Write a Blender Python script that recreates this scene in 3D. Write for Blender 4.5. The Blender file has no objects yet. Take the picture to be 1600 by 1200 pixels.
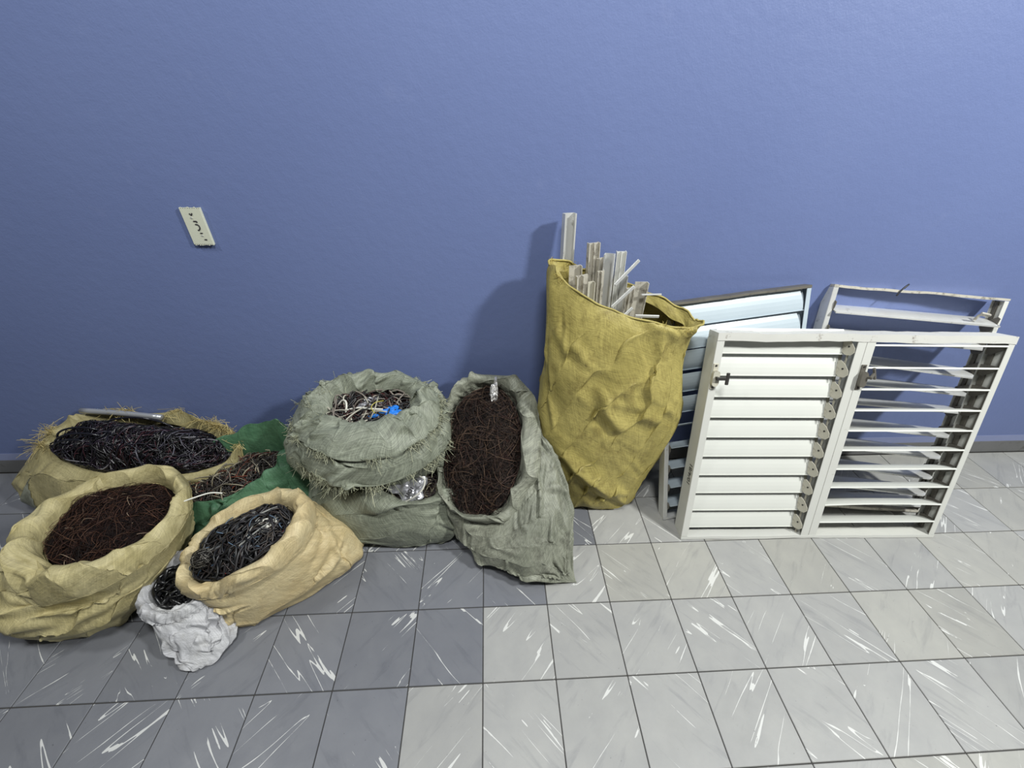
import bpy, math
import numpy as np
from mathutils import Vector, Matrix

# ------------------------------------------------------------------ camera, world, light, exposure
scene = bpy.context.scene
COL = scene.collection
cam_d = bpy.data.cameras.new('camera')
cam_d.sensor_fit = 'HORIZONTAL'; cam_d.sensor_width = 36.0; cam_d.lens = 14.2816
cam_d.clip_start = 0.02
cam = bpy.data.objects.new('camera', cam_d); COL.objects.link(cam)
cam.location = (0.0302, -0.7672, 1.6342)
cam.rotation_euler = (0.940180, -0.025548, -0.052181)
scene.camera = cam

world = bpy.data.worlds.new('world'); scene.world = world
world.use_nodes = True
world.node_tree.nodes['Background'].inputs['Color'].default_value = (0.90, 0.95, 1.0, 1)
world.node_tree.nodes['Background'].inputs['Strength'].default_value = 0.06

def area_lamp(name, loc, target, sx, sy, power, color=(1, 1, 1)):
    d = bpy.data.lights.new(name, 'AREA'); d.shape = 'RECTANGLE'; d.size = sx; d.size_y = sy
    d.energy = power; d.color = color
    o = bpy.data.objects.new(name, d); COL.objects.link(o); o.location = loc
    o.rotation_euler = (Vector(target) - Vector(loc)).to_track_quat('-Z', 'Y').to_euler()
    return o
area_lamp('ceiling_lamp', (3.10, -1.08, 3.50), (1.2, 0.0, 0), 0.34, 0.34, 120, (0.98, 1.0, 0.97))
area_lamp('ceiling_lamp', (-2.2, -0.25, 3.50), (-1.7, 0.0, 0), 0.36, 0.36, 22, (0.98, 1.0, 0.97))
area_lamp('ceiling_lamp', (0.2, -0.75, 3.50), (0.3, -0.35, 0), 0.6, 0.4, 48, (0.98, 1.0, 0.98))

vs = scene.view_settings
vs.view_transform = 'Standard'; vs.look = 'None'; vs.gamma = 1.0; vs.use_curve_mapping = False
vs.exposure = 0.45
scene.cycles.use_denoising = True
scene.cycles.max_bounces = 8

# ------------------------------------------------------------------ helpers
def lin(r, g, b):
    f = lambda c: ((c / 255 + 0.055) / 1.055) ** 2.4 if c > 10 else c / 255 / 12.92
    return (f(r), f(g), f(b), 1.0)

class NT:
    def __init__(s, name):
        s.m = bpy.data.materials.new(name); s.m.use_nodes = True
        s.t = s.m.node_tree; s.p = s.t.nodes['Principled BSDF']
    def n(s, kind, **kw):
        nd = s.t.nodes.new(kind)
        for k, v in kw.items():
            if k in nd.inputs.keys(): nd.inputs[k].default_value = v
            else: setattr(nd, k, v)
        return nd
    def l(s, a, b): s.t.links.new(a, b)
    def mapping(s, src, scale=(1, 1, 1), rot=(0, 0, 0)):
        mp = s.n('ShaderNodeMapping'); mp.inputs['Scale'].default_value = scale; mp.inputs['Rotation'].default_value = rot
        s.l(src, mp.inputs['Vector']); return mp.outputs[0]
    def noise(s, vec, scale, detail=3, rough=0.5, dist=0.0):
        nd = s.n('ShaderNodeTexNoise'); nd.inputs['Scale'].default_value = scale
        nd.inputs['Detail'].default_value = detail; nd.inputs['Roughness'].default_value = rough
        nd.inputs['Distortion'].default_value = dist
        if vec is not None: s.l(vec, nd.inputs['Vector'])
        return nd.outputs['Fac']
    def ramp(s, fac, stops):
        r = s.n('ShaderNodeValToRGB'); e = r.color_ramp.elements
        while len(e) < len(stops): e.new(0.5)
        for k, (p, c) in enumerate(stops):
            e[k].position = p; e[k].color = c if len(c) == 4 else (*c, 1)
        s.l(fac, r.inputs[0]); return r.outputs[0]
    def mix(s, fac, a, b, mode='MIX'):
        m = s.n('ShaderNodeMix', data_type='RGBA', blend_type=mode)
        for sock, v in ((m.inputs[0], fac), (m.inputs[6], a), (m.inputs[7], b)):
            if hasattr(v, 'links'): s.l(v, sock)
            else: sock.default_value = v
        return m.outputs[2]
    def math(s, op, a, b=0.0):
        m = s.n('ShaderNodeMath', operation=op)
        for sock, v in ((m.inputs[0], a), (m.inputs[1], b)):
            if hasattr(v, 'links'): s.l(v, sock)
            else: sock.default_value = v
        return m.outputs[0]
    def bump(s, h, strength, dist, prev=None):
        b = s.n('ShaderNodeBump'); b.inputs['Strength'].default_value = strength; b.inputs['Distance'].default_value = dist
        s.l(h, b.inputs['Height'])
        if prev is not None: s.l(prev, b.inputs['Normal'])
        return b.outputs[0]

def tag(o, label=None, cat=None, group=None, kind=None):
    if label: o['label'] = label
    if cat: o['category'] = cat
    if group: o['group'] = group
    if kind: o['kind'] = kind
    return o

def empty(name, loc=(0, 0, 0), mw=None):
    o = bpy.data.objects.new(name, None); COL.objects.link(o)
    o.empty_display_size = 0.05
    if mw is not None: o.matrix_world = mw
    else: o.location = loc
    return o

def link(name, me, parent=None, m=None):
    o = bpy.data.objects.new(name, me); COL.objects.link(o)
    if m is not None and not me.materials: me.materials.append(m)
    if parent is not None: o.parent = parent
    return o

def mesh_np(name, V, F, smooth=True, uv=None, col=None):
    """V (n,3), F (m,4) or (m,3) index array"""
    me = bpy.data.meshes.new(name)
    V = np.asarray(V, np.float32).reshape(-1, 3); F = np.asarray(F, np.int32); k = F.shape[1]
    me.vertices.add(len(V)); me.vertices.foreach_set('co', V.ravel())
    me.loops.add(F.size); me.loops.foreach_set('vertex_index', F.ravel())
    me.polygons.add(len(F)); me.polygons.foreach_set('loop_start', np.arange(len(F), dtype=np.int32) * k)
    me.polygons.foreach_set('use_smooth', np.full(len(F), smooth))
    if uv is not None:
        l = me.uv_layers.new(name='UVMap'); l.data.foreach_set('uv', np.asarray(uv, np.float32)[F.ravel()].ravel())
    if col is not None:
        a = me.color_attributes.new('Col', 'FLOAT_COLOR', 'POINT')
        c = np.ones((len(V), 4), np.float32); c[:, :3] = col; a.data.foreach_set('color', c.ravel())
    me.update(); me.validate()
    return me

class MB:
    """collects boxes and prisms, joins them into one mesh"""
    def __init__(s): s.v = []; s.f = []
    def add(s, vs, fs):
        k = len(s.v); s.v += [tuple(v) for v in vs]; s.f += [tuple(i + k for i in f) for f in fs]
    def box(s, x0, x1, y0, y1, z0, z1, b=0.0):
        if b <= 0:
            vs = [(x, y, z) for z in (z0, z1) for y in (y0, y1) for x in (x0, x1)]
            s.add(vs, [(0, 2, 3, 1), (4, 5, 7, 6), (0, 1, 5, 4), (2, 6, 7, 3), (0, 4, 6, 2), (1, 3, 7, 5)])
        else:
            vs = []; ix = {}
            X = (x0, x1); Y = (y0, y1); Z = (z0, z1); sg = (1, -1)
            for i in (0, 1):
                for j in (0, 1):
                    for k in (0, 1):
                        p = (X[i], Y[j], Z[k]); d = (sg[i] * b, sg[j] * b, sg[k] * b)
                        for a in range(3):
                            q = [p[c] + (0 if c == a else d[c]) for c in range(3)]
                            ix[(i, j, k, a)] = len(vs); vs.append(q)
            fs = []
            for a in range(3):
                u, w = [c for c in range(3) if c != a]
                for e in (0, 1):
                    loop = []
                    for (p, q) in ((0, 0), (1, 0), (1, 1), (0, 1)):
                        t = [0, 0, 0]; t[a] = e; t[u] = p; t[w] = q; loop.append(ix[(*t, a)])
                    fs.append(loop)
            for a in range(3):
                u, w = [c for c in range(3) if c != a]
                for p in (0, 1):
                    for q in (0, 1):
                        t0 = [0, 0, 0]; t0[u] = p; t0[w] = q; t1 = list(t0); t1[a] = 1
                        fs.append([ix[(*t0, u)], ix[(*t1, u)], ix[(*t1, w)], ix[(*t0, w)]])
            for i in (0, 1):
                for j in (0, 1):
                    for k in (0, 1): fs.append([ix[(i, j, k, 0)], ix[(i, j, k, 1)], ix[(i, j, k, 2)]])
            s.add(vs, fs)
        return s
    def prism(s, poly, z0, z1, axes=(0, 1, 2)):
        """poly in the first two axes, extruded along the third"""
        n = len(poly); vs = []
        for z in (z0, z1):
            for (x, y) in poly:
                p = [0, 0, 0]; p[axes[0]] = x; p[axes[1]] = y; p[axes[2]] = z; vs.append(p)
        fs = [tuple(range(n))[::-1], tuple(range(n, 2 * n))] + [(i, (i + 1) % n, n + (i + 1) % n, n + i) for i in range(n)]
        s.add(vs, fs); return s
    def mesh(s, name, smooth=False):
        import bmesh
        me = bpy.data.meshes.new(name); me.from_pydata(s.v, [], s.f)
        bm = bmesh.new(); bm.from_mesh(me); bmesh.ops.recalc_face_normals(bm, faces=bm.faces); bm.to_mesh(me); bm.free()
        if smooth: me.polygons.foreach_set('use_smooth', np.ones(len(me.polygons), bool))
        me.update(); return me
    def build(s, name, m, parent=None, smooth=False): return link(name, s.mesh(name, smooth), parent, m)

def tubes(paths, radius, sides=4, rng=None):
    """paths (n,m,3) -> verts, quads of open tubes; radius scalar or (n,)"""
    P = np.asarray(paths, float); n, m, _ = P.shape
    T = np.gradient(P, axis=1); T /= np.linalg.norm(T, axis=2, keepdims=True) + 1e-12
    ref = np.array([0.31, 0.22, 0.93]); 
    A = np.cross(T, ref); A /= np.linalg.norm(A, axis=2, keepdims=True) + 1e-9
    B = np.cross(T, A)
    r = np.broadcast_to(np.asarray(radius, float), (n,))[:, None, None]
    V = np.empty((n, m, sides, 3))
    for k in range(sides):
        a = 2 * math.pi * k / sides
        V[:, :, k] = P + r * (math.cos(a) * A + math.sin(a) * B)
    idx = np.arange(n * m * sides).reshape(n, m, sides)
    a = idx[:, :-1]; b = idx[:, 1:]
    F = np.stack([a, np.roll(a, -1, 2), np.roll(b, -1, 2), b], -1).reshape(-1, 4)
    return V.reshape(-1, 3), F

def smooth_curve(pts, m):
    return (cr_matrix(len(pts), m, False) @ np.asarray(pts, float))

def cable(name, pts, radius, m, label=None, cat=None, group=None, parent=None, seg=40, sides=8):
    P = smooth_curve(pts, seg)[None]
    V, F = tubes(P, radius, sides)
    V = np.vstack([V, P[0, :1], P[0, -1:]]); n = len(V)
    caps = []
    for k in range(sides):
        caps.append([n - 2, (k + 1) % sides, k, k]); e = (seg - 1) * sides
        caps.append([n - 1, e + k, e + (k + 1) % sides, e + (k + 1) % sides])
    me = bpy.data.meshes.new(name)
    fs = [tuple(f) for f in F] + [tuple(c[:3]) for c in caps]
    me.from_pydata([tuple(v) for v in V], [], fs)
    me.polygons.foreach_set('use_smooth', np.ones(len(me.polygons), bool)); me.update()
    return tag(link(name, me, parent, m), label, cat, group)

def cr_matrix(n_old, n_new, periodic):
    """Catmull-Rom resampling matrix"""
    W = np.zeros((n_new, n_old))
    t = np.arange(n_new) * (n_old / n_new) if periodic else np.linspace(0, n_old - 1, n_new)
    for r, x in enumerate(t):
        i = int(math.floor(x)); 
        if not periodic: i = min(i, n_old - 2)
        f = x - i
        w = (-.5 * f + f * f - .5 * f ** 3, 1 - 2.5 * f * f + 1.5 * f ** 3, .5 * f + 2 * f * f - 1.5 * f ** 3, -.5 * f * f + .5 * f ** 3)
        for k, ww in zip((-1, 0, 1, 2), w):
            j = i + k
            j = j % n_old if periodic else min(max(j, 0), n_old - 1)
            W[r, j] += ww
    return W

# ------------------------------------------------------------------ cloth: lofted sack, then slack cloth relaxed until it creases
WALL_Y = 0.765
NU = 320
def ring(c, A, B, p=2.0, bumps=(), n=NU):
    """closed loop c + A*cos + B*sin (superellipse p); bumps: (deg, width deg, (dx,dy,dz))"""
    th = np.arange(n) * 2 * math.pi / n
    cs, sn = np.cos(th), np.sin(th)
    x = np.sign(cs) * np.abs(cs) ** (2 / p); y = np.sign(sn) * np.abs(sn) ** (2 / p)
    P = np.asarray(c, float) + x[:, None] * np.asarray(A, float) + y[:, None] * np.asarray(B, float)
    for (d, w, off) in bumps:
        dd = (np.degrees(th) - d + 180) % 360 - 180
        P = P + np.exp(-(dd / w) ** 2)[:, None] * np.asarray(off, float)
    return P
def er(x, y, z, a, b, rot=0, p=2.0, tx=0.0, ty=0.0, bumps=()):
    """level ellipse turned by rot about z and sloped by tx, ty (dz/dx, dz/dy)"""
    r = math.radians(rot)
    A = np.array([a * math.cos(r), a * math.sin(r), 0]); B = np.array([-b * math.sin(r), b * math.cos(r), 0])
    A[2] = tx * A[0] + ty * A[1]; B[2] = tx * B[0] + ty * B[1]
    return ring((x, y, z), A, B, p, bumps)

def loft(rings, nv):
    R = np.stack(rings)                                      # K,nu,3
    D = np.tensordot(cr_matrix(len(rings), 420, False), R, 1)
    s = np.r_[0, np.cumsum(np.linalg.norm(np.diff(D, axis=0), axis=2).mean(1))]
    t = np.linspace(0, s[-1], nv); i = np.clip(np.searchsorted(s, t) - 1, 0, 418); f = ((t - s[i]) / (s[i + 1] - s[i] + 1e-12))[:, None, None]
    return D[i] * (1 - f) + D[i + 1] * f

def fold_noise(nv, nu, rs, freq_u, freq_v, shear):
    """smooth periodic noise; shear slants the folds"""
    u = np.arange(nu) / nu * 2 * math.pi; v = np.linspace(0, 1, nv)[:, None]
    out = np.zeros((nv, nu))
    for _ in range(7):
        ku = max(0, int(round(rs.normal(freq_u, freq_u * 0.35)))); kv = rs.normal(freq_v, freq_v * 0.35)
        out += np.sin(ku * u + 2 * math.pi * (kv * v + shear * ku * v / 6) + rs.uniform(0, 6.28)) * rs.uniform(.4, 1)
    return out / 3.0

def relax(P, eu, ev, iters, tether, bend, d_in, d_out, amp, rs, fold=(5, 2, 0.6), grav=0.0, free=None, nb=1, ns=.35):
    nv, nu, _ = P.shape
    du = np.roll(P, -1, 1) - P; dv = P[1:] - P[:-1]
    N = np.cross(np.gradient(P, axis=0), (np.roll(P, -1, 1) - np.roll(P, 1, 1)))
    N /= np.linalg.norm(N, axis=2, keepdims=True) + 1e-9
    if ((P - P.mean((0, 1))) * N).sum() < 0: N = -N
    Lu = np.linalg.norm(du, axis=2) * (1 + eu); Lv = np.linalg.norm(dv, axis=2) * (1 + ev)
    d1 = np.roll(P[1:], -1, 1) - P[:-1]; d2 = P[1:] - np.roll(P[:-1], -1, 1)
    ed = 0.5 * (eu + ev)
    L1 = np.linalg.norm(d1, axis=2) * (1 + ed); L2 = np.linalg.norm(d2, axis=2) * (1 + ed)
    x = P + N * (amp * fold_noise(nv, nu, rs, *fold))[..., None] + N * (amp * ns * rs.standard_normal((nv, nu)))[..., None]
    w = np.ones((nv, 1, 1)) if free is None else free[:, None, None]
    for it in range(iters):
        acc = np.zeros_like(x); cnt = np.full((nv, nu, 1), 1e-6)
        def con(d, L, k):
            l = np.linalg.norm(d, axis=2) + 1e-9
            return (0.5 * k * (l - L) / l)[..., None] * d
        c = con(np.roll(x, -1, 1) - x, Lu, 1.0); acc += c; acc -= np.roll(c, 1, 1); cnt += 2
        c = con(x[1:] - x[:-1], Lv, 1.0); acc[:-1] += c; acc[1:] -= c; cnt[:-1] += 1; cnt[1:] += 1
        c = con(np.roll(x[1:], -1, 1) - x[:-1], L1, .6); acc[:-1] += c; acc[1:] -= np.roll(c, 1, 1); cnt[:-1] += .6; cnt[1:] += .6
        c = con(x[1:] - np.roll(x[:-1], -1, 1), L2, .6); acc[1:] += c; acc[:-1] -= np.roll(c, -1, 1) * 0; 
        acc[:-1] -= np.roll(c, 1, 1); cnt[1:] += .6; cnt[:-1] += .6
        x = x + 1.5 * acc / cnt
        # bending: smooth the curvature, several sub-steps for stiffer cloth
        for _ in range(nb):
            bl = 0.5 * (np.roll(x, 1, 1) + np.roll(x, -1, 1)) - x
            bl[1:-1] += 0.5 * (x[2:] + x[:-2]) - x[1:-1]
            bl2 = 0.5 * (np.roll(bl, 1, 1) + np.roll(bl, -1, 1)) - bl
            bl2[1:-1] += 0.5 * (bl[2:] + bl[:-2]) - bl[1:-1]
            x = x - bend * bl2
        x = x + tether * (P - x)
        if grav: x[..., 2] -= grav
        dev = x - P; dn = (dev * N).sum(2, keepdims=True)
        x = x + (np.clip(dn, -d_in, d_out) - dn) * N
        if free is not None: x = P + (x - P) * w
        x[..., 2] = np.maximum(x[..., 2], 0.004); x[..., 1] = np.minimum(x[..., 1], WALL_Y - 0.006)
    return x

def add_folds(X, rs, lines=(), sets=()):
    """pinched folds: cusped ridges with a valley beside them, given as lines (deg0, v0, deg1, v1, height, width)
    or scattered in sets (n, angle, spread, length, height, width, v0, v1)"""
    nv, nu, _ = X.shape
    N = np.cross(np.gradient(X, axis=0), (np.roll(X, -1, 1) - np.roll(X, 1, 1)))
    N /= np.linalg.norm(N, axis=2, keepdims=True) + 1e-9
    if ((X - X.mean((0, 1))) * N).sum() < 0: N = -N
    circ = np.linalg.norm(np.roll(X, -1, 1) - X, axis=2).sum(1); cm = np.percentile(circ, 75)
    hei = np.linalg.norm(np.diff(X, axis=0), axis=2).mean(1).sum()
    U = (np.arange(nu) / nu * cm)[None]; Vv = (np.linspace(0, 1, nv) * hei)[:, None]
    L = [(d0 / 360 * cm, v0 * hei, d1 / 360 * cm, v1 * hei, h, w, 0.0) for (d0, v0, d1, v1, h, w) in lines]
    for (n, ang, spr, ln, h, w, v0, v1) in sets:
        for _ in range(n):
            a = math.radians(rs.normal(ang, spr)); l = ln * rs.uniform(.4, 1.4) / 2; cx = rs.uniform(0, cm); cy = rs.uniform(v0, v1) * hei
            L.append((cx - l * math.cos(a), cy - l * math.sin(a), cx + l * math.cos(a), cy + l * math.sin(a), h * rs.uniform(.4, 1.2) * rs.choice([1, 1, -.8]), w * rs.uniform(.5, 1.3), rs.normal(0, .16)))
    D = np.zeros((nv, nu))
    for (x0, y0, x1, y1, h, w, cv) in L:
        mx, my = (x0 + x1) / 2, (y0 + y1) / 2; dx, dy = x1 - x0, y1 - y0; l = math.hypot(dx, dy) + 1e-9; dx /= l; dy /= l
        ru = (U - mx + cm / 2) % cm - cm / 2; rv = Vv - my
        t = (ru * dx + rv * dy) / (l / 2); d = -ru * dy + rv * dx + cv * l * (t * t - .5) * .5
        env = np.clip(1 - t * t, 0, 1) ** .8
        ww = w * (.45 + .55 * env)
        D += 1.6 * h * env * (np.exp(-np.abs(d) / ww) - .65 * np.exp(-((d + 1.9 * ww) / (1.3 * ww)) ** 2) - .25 * np.exp(-((d - 2.2 * ww) / (1.5 * ww)) ** 2))
    fade = np.clip(np.minimum(np.linspace(0, 12, nv), np.linspace(6, .0, nv) + .25), 0, 1)[:, None]
    X = X + N * (D * fade)[..., None]
    X[..., 2] = np.maximum(X[..., 2], .004); X[..., 1] = np.minimum(X[..., 1], WALL_Y - .006)
    return X

def sack_grid(rings, nv, seed, eu=.05, ev=.05, amp=.012, d_in=.03, d_out=.03, fold=(5, 2, .6), tether=(.008, .014), fine=(.03, .03), bend=.12, grav=0.0, nc=108, nb=(1, 1), iters=(220, 28), lines=(), sets=()):
    nv = int(nv * 1.5)
    rs = np.random.default_rng(seed)
    P = loft(rings, nv)
    nvc = max(16, int(nv * nc / NU))
    Cm = np.tensordot(cr_matrix(nv, nvc, False), P, 1)
    Cm = np.einsum('ab,vbk->vak', cr_matrix(NU, nc, True), Cm)
    X = relax(Cm, eu, ev, iters[0], tether[0], bend, d_in, d_out, amp, rs, fold, grav, nb=nb[0])
    X = np.tensordot(cr_matrix(nvc, nv, False), X, 1)
    X = np.einsum('ab,vbk->vak', cr_matrix(nc, NU, True), X)
    X = add_folds(X, rs, lines, sets)
    X = relax(X, fine[0], fine[1], iters[1], tether[1], bend * .6, .012, .012, .0012, rs, (14, 5, fold[2]), grav * .3, nb=nb[1])
    return X

def grid_mesh(name, X, flip=False):
    nv, nu, _ = X.shape
    idx = np.arange(nv * nu).reshape(nv, nu)
    a, b = idx[:-1], idx[1:]
    F = np.stack([a, np.roll(a, -1, 1), np.roll(b, -1, 1), b], -1).reshape(-1, 4)
    circ = np.linalg.norm(np.roll(X, -1, 1) - X, axis=2).sum(1).max(); hei = np.linalg.norm(np.diff(X, axis=0), axis=2).mean(1).sum()
    uu, vv = np.meshgrid(np.arange(nu) / nu * circ, np.linspace(0, hei, nv))
    return mesh_np(name, X.reshape(-1, 3), F, True, np.stack([uu, vv], -1).reshape(-1, 2))

def offset_ring(R, c, dr, dz, bumps=()):
    """loop R pushed outwards by dr from centre c and up by dz"""
    d = R - np.asarray(c); d[:, 2] = 0; d = d / (np.linalg.norm(d, axis=1, keepdims=True) + 1e-9)
    O = R + d * dr; O[:, 2] += dz
    return O

# ------------------------------------------------------------------ tangles of wire
def tangle_paths(rs, n, m, L, A, B, C, dome, curl, lift, rmax=.97, dirs=None, spread=3.14, edge_drop=0.0, kap=0.0):
    """strands wandering over a mound spanned by the axes A, B at C"""
    la, lb = np.linalg.norm(A), np.linalg.norm(B); Nn = np.cross(A, B); Nn /= np.linalg.norm(Nn)
    if Nn[2] < 0: Nn = -Nn
    r0 = np.sqrt(rs.uniform(0, 1, n)) * rmax; t0 = rs.uniform(0, 6.283, n)
    s = np.empty((n, m)); t = np.empty((n, m))
    s[:, 0] = r0 * np.cos(t0); t[:, 0] = r0 * np.sin(t0)
    ph = rs.uniform(0, 6.283, n) if dirs is None else dirs + rs.uniform(-spread, spread, n)
    k0 = rs.normal(0, curl, n) + kap * rs.choice([-1, 1], n); Ls = L * rs.uniform(.5, 1.3, n); ds = Ls / (m - 1)
    for j in range(1, m):
        k0 = k0 + rs.normal(0, curl * .35, n); ph = ph + k0 * ds
        s[:, j] = s[:, j - 1] + ds * np.cos(ph) / la; t[:, j] = t[:, j - 1] + ds * np.sin(ph) / lb
        r = np.hypot(s[:, j], t[:, j]); f = np.where(r > rmax, rmax / r, 1); s[:, j] *= f; t[:, j] *= f
        ph = np.where(r > rmax, ph + .9, ph)
    r2 = s * s + t * t
    q = np.linspace(0, 1, m)[None]
    h = rs.uniform(0, lift, n)[:, None] + lift * .7 * np.sin(q * rs.uniform(2, 9, n)[:, None] + rs.uniform(0, 6.28, n)[:, None])
    lump = mound_lump(s, t)
    h = dome * (1 - r2) + dome * .35 * lump + h - edge_drop * r2 ** 2
    return np.asarray(C) + s[..., None] * A + t[..., None] * B + h[..., None] * Nn
def mound_lump(s, t):
    return np.sin(3.1 * s + 1.3) * np.cos(2.7 * t + .4) + .5 * np.sin(6.3 * t - 1.1 + 2 * s)
def mound_surface(A, B, C, dome, edge_drop, nr=14, na=48, sink=.012):
    Nn = np.cross(A, B); Nn /= np.linalg.norm(Nn)
    if Nn[2] < 0: Nn = -Nn
    r = np.linspace(0, 1.02, nr)[:, None]; a = np.arange(na) * 2 * math.pi / na
    s = r * np.cos(a); t = r * np.sin(a); r2 = s * s + t * t
    h = dome * (1 - r2) + dome * .35 * mound_lump(s, t) - edge_drop * r2 ** 2 - sink
    V = np.asarray(C) + s[..., None] * A + t[..., None] * B + h[..., None] * Nn
    idx = np.arange(nr * na).reshape(nr, na)
    F = np.stack([idx[:-1], np.roll(idx[:-1], -1, 1), np.roll(idx[1:], -1, 1), idx[1:]], -1).reshape(-1, 4)
    return V.reshape(-1, 3), F
def tangle(name, label, cat, seed, A, B, C, dome, sets, mound_col, edge_drop=0.0, parent=None, m=None):
    """sets: (n, radius, length, curl, lift, colours, segments, opts)"""
    rs = np.random.default_rng(seed); A = np.asarray(A, float); B = np.asarray(B, float)
    V, F = mound_surface(A, B, C, dome, edge_drop); Vs = [V]; Fs = [F]; Cs = [np.tile(mound_col[:3], (len(V), 1))]; k = len(V)
    for (n, rad, L, curl, lift, cols, seg, opt) in sets:
        P = tangle_paths(rs, n, seg, L, A, B, C, dome, curl, lift, edge_drop=edge_drop, **opt)
        sides = 3 if rad < .0012 else 5
        v, f = tubes(P, rad * rs.uniform(.75, 1.25, n), sides)
        cc = np.array([c[:3] for c in cols])[rs.integers(0, len(cols), n)] * rs.uniform(.75, 1.25, (n, 1))
        Vs.append(v); Fs.append(f + k); Cs.append(np.repeat(cc, seg * sides, 0)); k += len(v)
    me = mesh_np(name, np.vstack(Vs), np.vstack(Fs), True, None, np.vstack(Cs))
    return tag(link(name, me, parent, m), label, cat, kind='stuff')

def fringe(name, base, out, seed, n, L, rad, cols, m, parent, jitter=.01, droop=.6):
    """loose threads standing off a torn edge; base (k,3) points, out (k,3) directions"""
    rs = np.random.default_rng(seed); base = np.asarray(base); out = np.asarray(out); k = len(base)
    cl = rs.integers(0, k, max(6, n // 16)); i = (cl[rs.integers(0, len(cl), n)] + np.round(rs.normal(0, 1.6, n)).astype(int)) % k; seg = 7; q = np.linspace(0, 1, seg)[None, :, None]
    d = out[i] + rs.normal(0, .55, (n, 3)); d /= np.linalg.norm(d, axis=1, keepdims=True) + 1e-9
    e = rs.normal(0, 1, (n, 3)); e[:, 2] -= droop
    l = (L * rs.uniform(.3, 1.3, n))[:, None, None]
    P = (base[i] + rs.normal(0, jitter, (n, 3)) * .4)[:, None] + d[:, None] * q * l + e[:, None] * q * q * l * .45
    P[..., 2] = np.maximum(P[..., 2], .004 - parent.location.z); P[..., 1] = np.minimum(P[..., 1], WALL_Y - .008 - parent.location.y)
    v, f = tubes(P, rad, 3)
    c = np.array([c[:3] for c in cols])[rs.integers(0, len(cols), n)] * rs.uniform(.8, 1.2, (n, 1))
    o = link(name, mesh_np(name, v, f, True, None, np.repeat(c, seg * 3, 0)), parent, m)
    o['kind'] = 'stuff'
    return o

# ------------------------------------------------------------------ materials
def m_wall():
    t = NT('blue_wall_paint'); g = t.n('ShaderNodeNewGeometry').outputs['Position']
    c = t.mix(t.noise(g, 1.7, 4), lin(104, 118, 163), lin(112, 126, 170))
    c = t.mix(t.ramp(t.noise(g, 9, 5, .65), [(.62, (0, 0, 0)), (.75, (.35, .35, .35))]), c, lin(120, 132, 173))
    t.l(c, t.p.inputs['Base Color']); t.p.inputs['Roughness'].default_value = .5
    t.p.inputs['Specular IOR Level'].default_value = .35
    b = t.bump(t.noise(g, 26, 6, .6), .22, .006); b = t.bump(t.noise(g, 170, 3), .25, .0016, b)
    t.l(b, t.p.inputs['Normal']); return t.m
def m_tile():
    t = NT('cement_tile'); oi = t.n('ShaderNodeObjectInfo'); tc = t.n('ShaderNodeTexCoord').outputs['Object']
    off = t.n('ShaderNodeCombineXYZ'); rnd = oi.outputs['Random']
    t.l(t.math('MULTIPLY', rnd, 37.0), off.inputs[0]); t.l(t.math('MULTIPLY', rnd, 91.0), off.inputs[1]); t.l(t.math('MULTIPLY', rnd, 13.0), off.inputs[2])
    va = t.n('ShaderNodeVectorMath', operation='ADD'); t.l(tc, va.inputs[0]); t.l(off.outputs[0], va.inputs[1]); v = va.outputs[0]
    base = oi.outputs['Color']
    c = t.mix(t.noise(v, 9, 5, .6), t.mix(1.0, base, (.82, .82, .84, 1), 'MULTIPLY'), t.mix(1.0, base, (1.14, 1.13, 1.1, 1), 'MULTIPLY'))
    # blotchy darker streaks along the tile's diagonal
    d = t.mapping(t.mapping(v, rot=(0, 0, math.radians(45))), scale=(1.0, 5.5, 1.0))
    st = t.ramp(t.noise(d, 5.5, 5, .6, .6), [(.55, (0, 0, 0)), (.72, (.42, .42, .42))])
    c = t.mix(st, c, t.mix(1.0, base, (.55, .56, .60, 1), 'MULTIPLY'))
    # white veins along the same diagonal
    d2 = t.mapping(t.mapping(v, rot=(0, 0, math.radians(45))), scale=(.9, 12, 1.0))
    nz = t.noise(d2, 1.0, 3, .5, .1)
    gate = t.n('ShaderNodeClamp'); t.l(t.math('MULTIPLY', t.math('SUBTRACT', t.noise(v, 6, 4, .6), .47), 5.0), gate.inputs[0])
    thr = t.math('MULTIPLY', gate.outputs[0], .0105)
    vein = t.math('LESS_THAN', t.math('ABSOLUTE', t.math('SUBTRACT', nz, .5)), thr)
    c = t.mix(t.math('MULTIPLY', vein, .66), c, lin(224, 224, 220))
    # specks
    sp = t.ramp(t.noise(v, 120, 2), [(.74, (0, 0, 0)), (.78, (.7, .7, .7))])
    c = t.mix(sp, c, t.mix(1.0, base, (.45, .45, .45, 1), 'MULTIPLY'))
    t.l(c, t.p.inputs['Base Color'])
    t.l(t.ramp(t.noise(v, 14, 4), [(.3, (.34, .34, .34)), (.7, (.52, .52, .52))]), t.p.inputs['Roughness'])
    t.p.inputs['Specular IOR Level'].default_value = .45
    t.l(t.bump(t.noise(v, 60, 4), .12, .002), t.p.inputs['Normal']); return t.m
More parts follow.
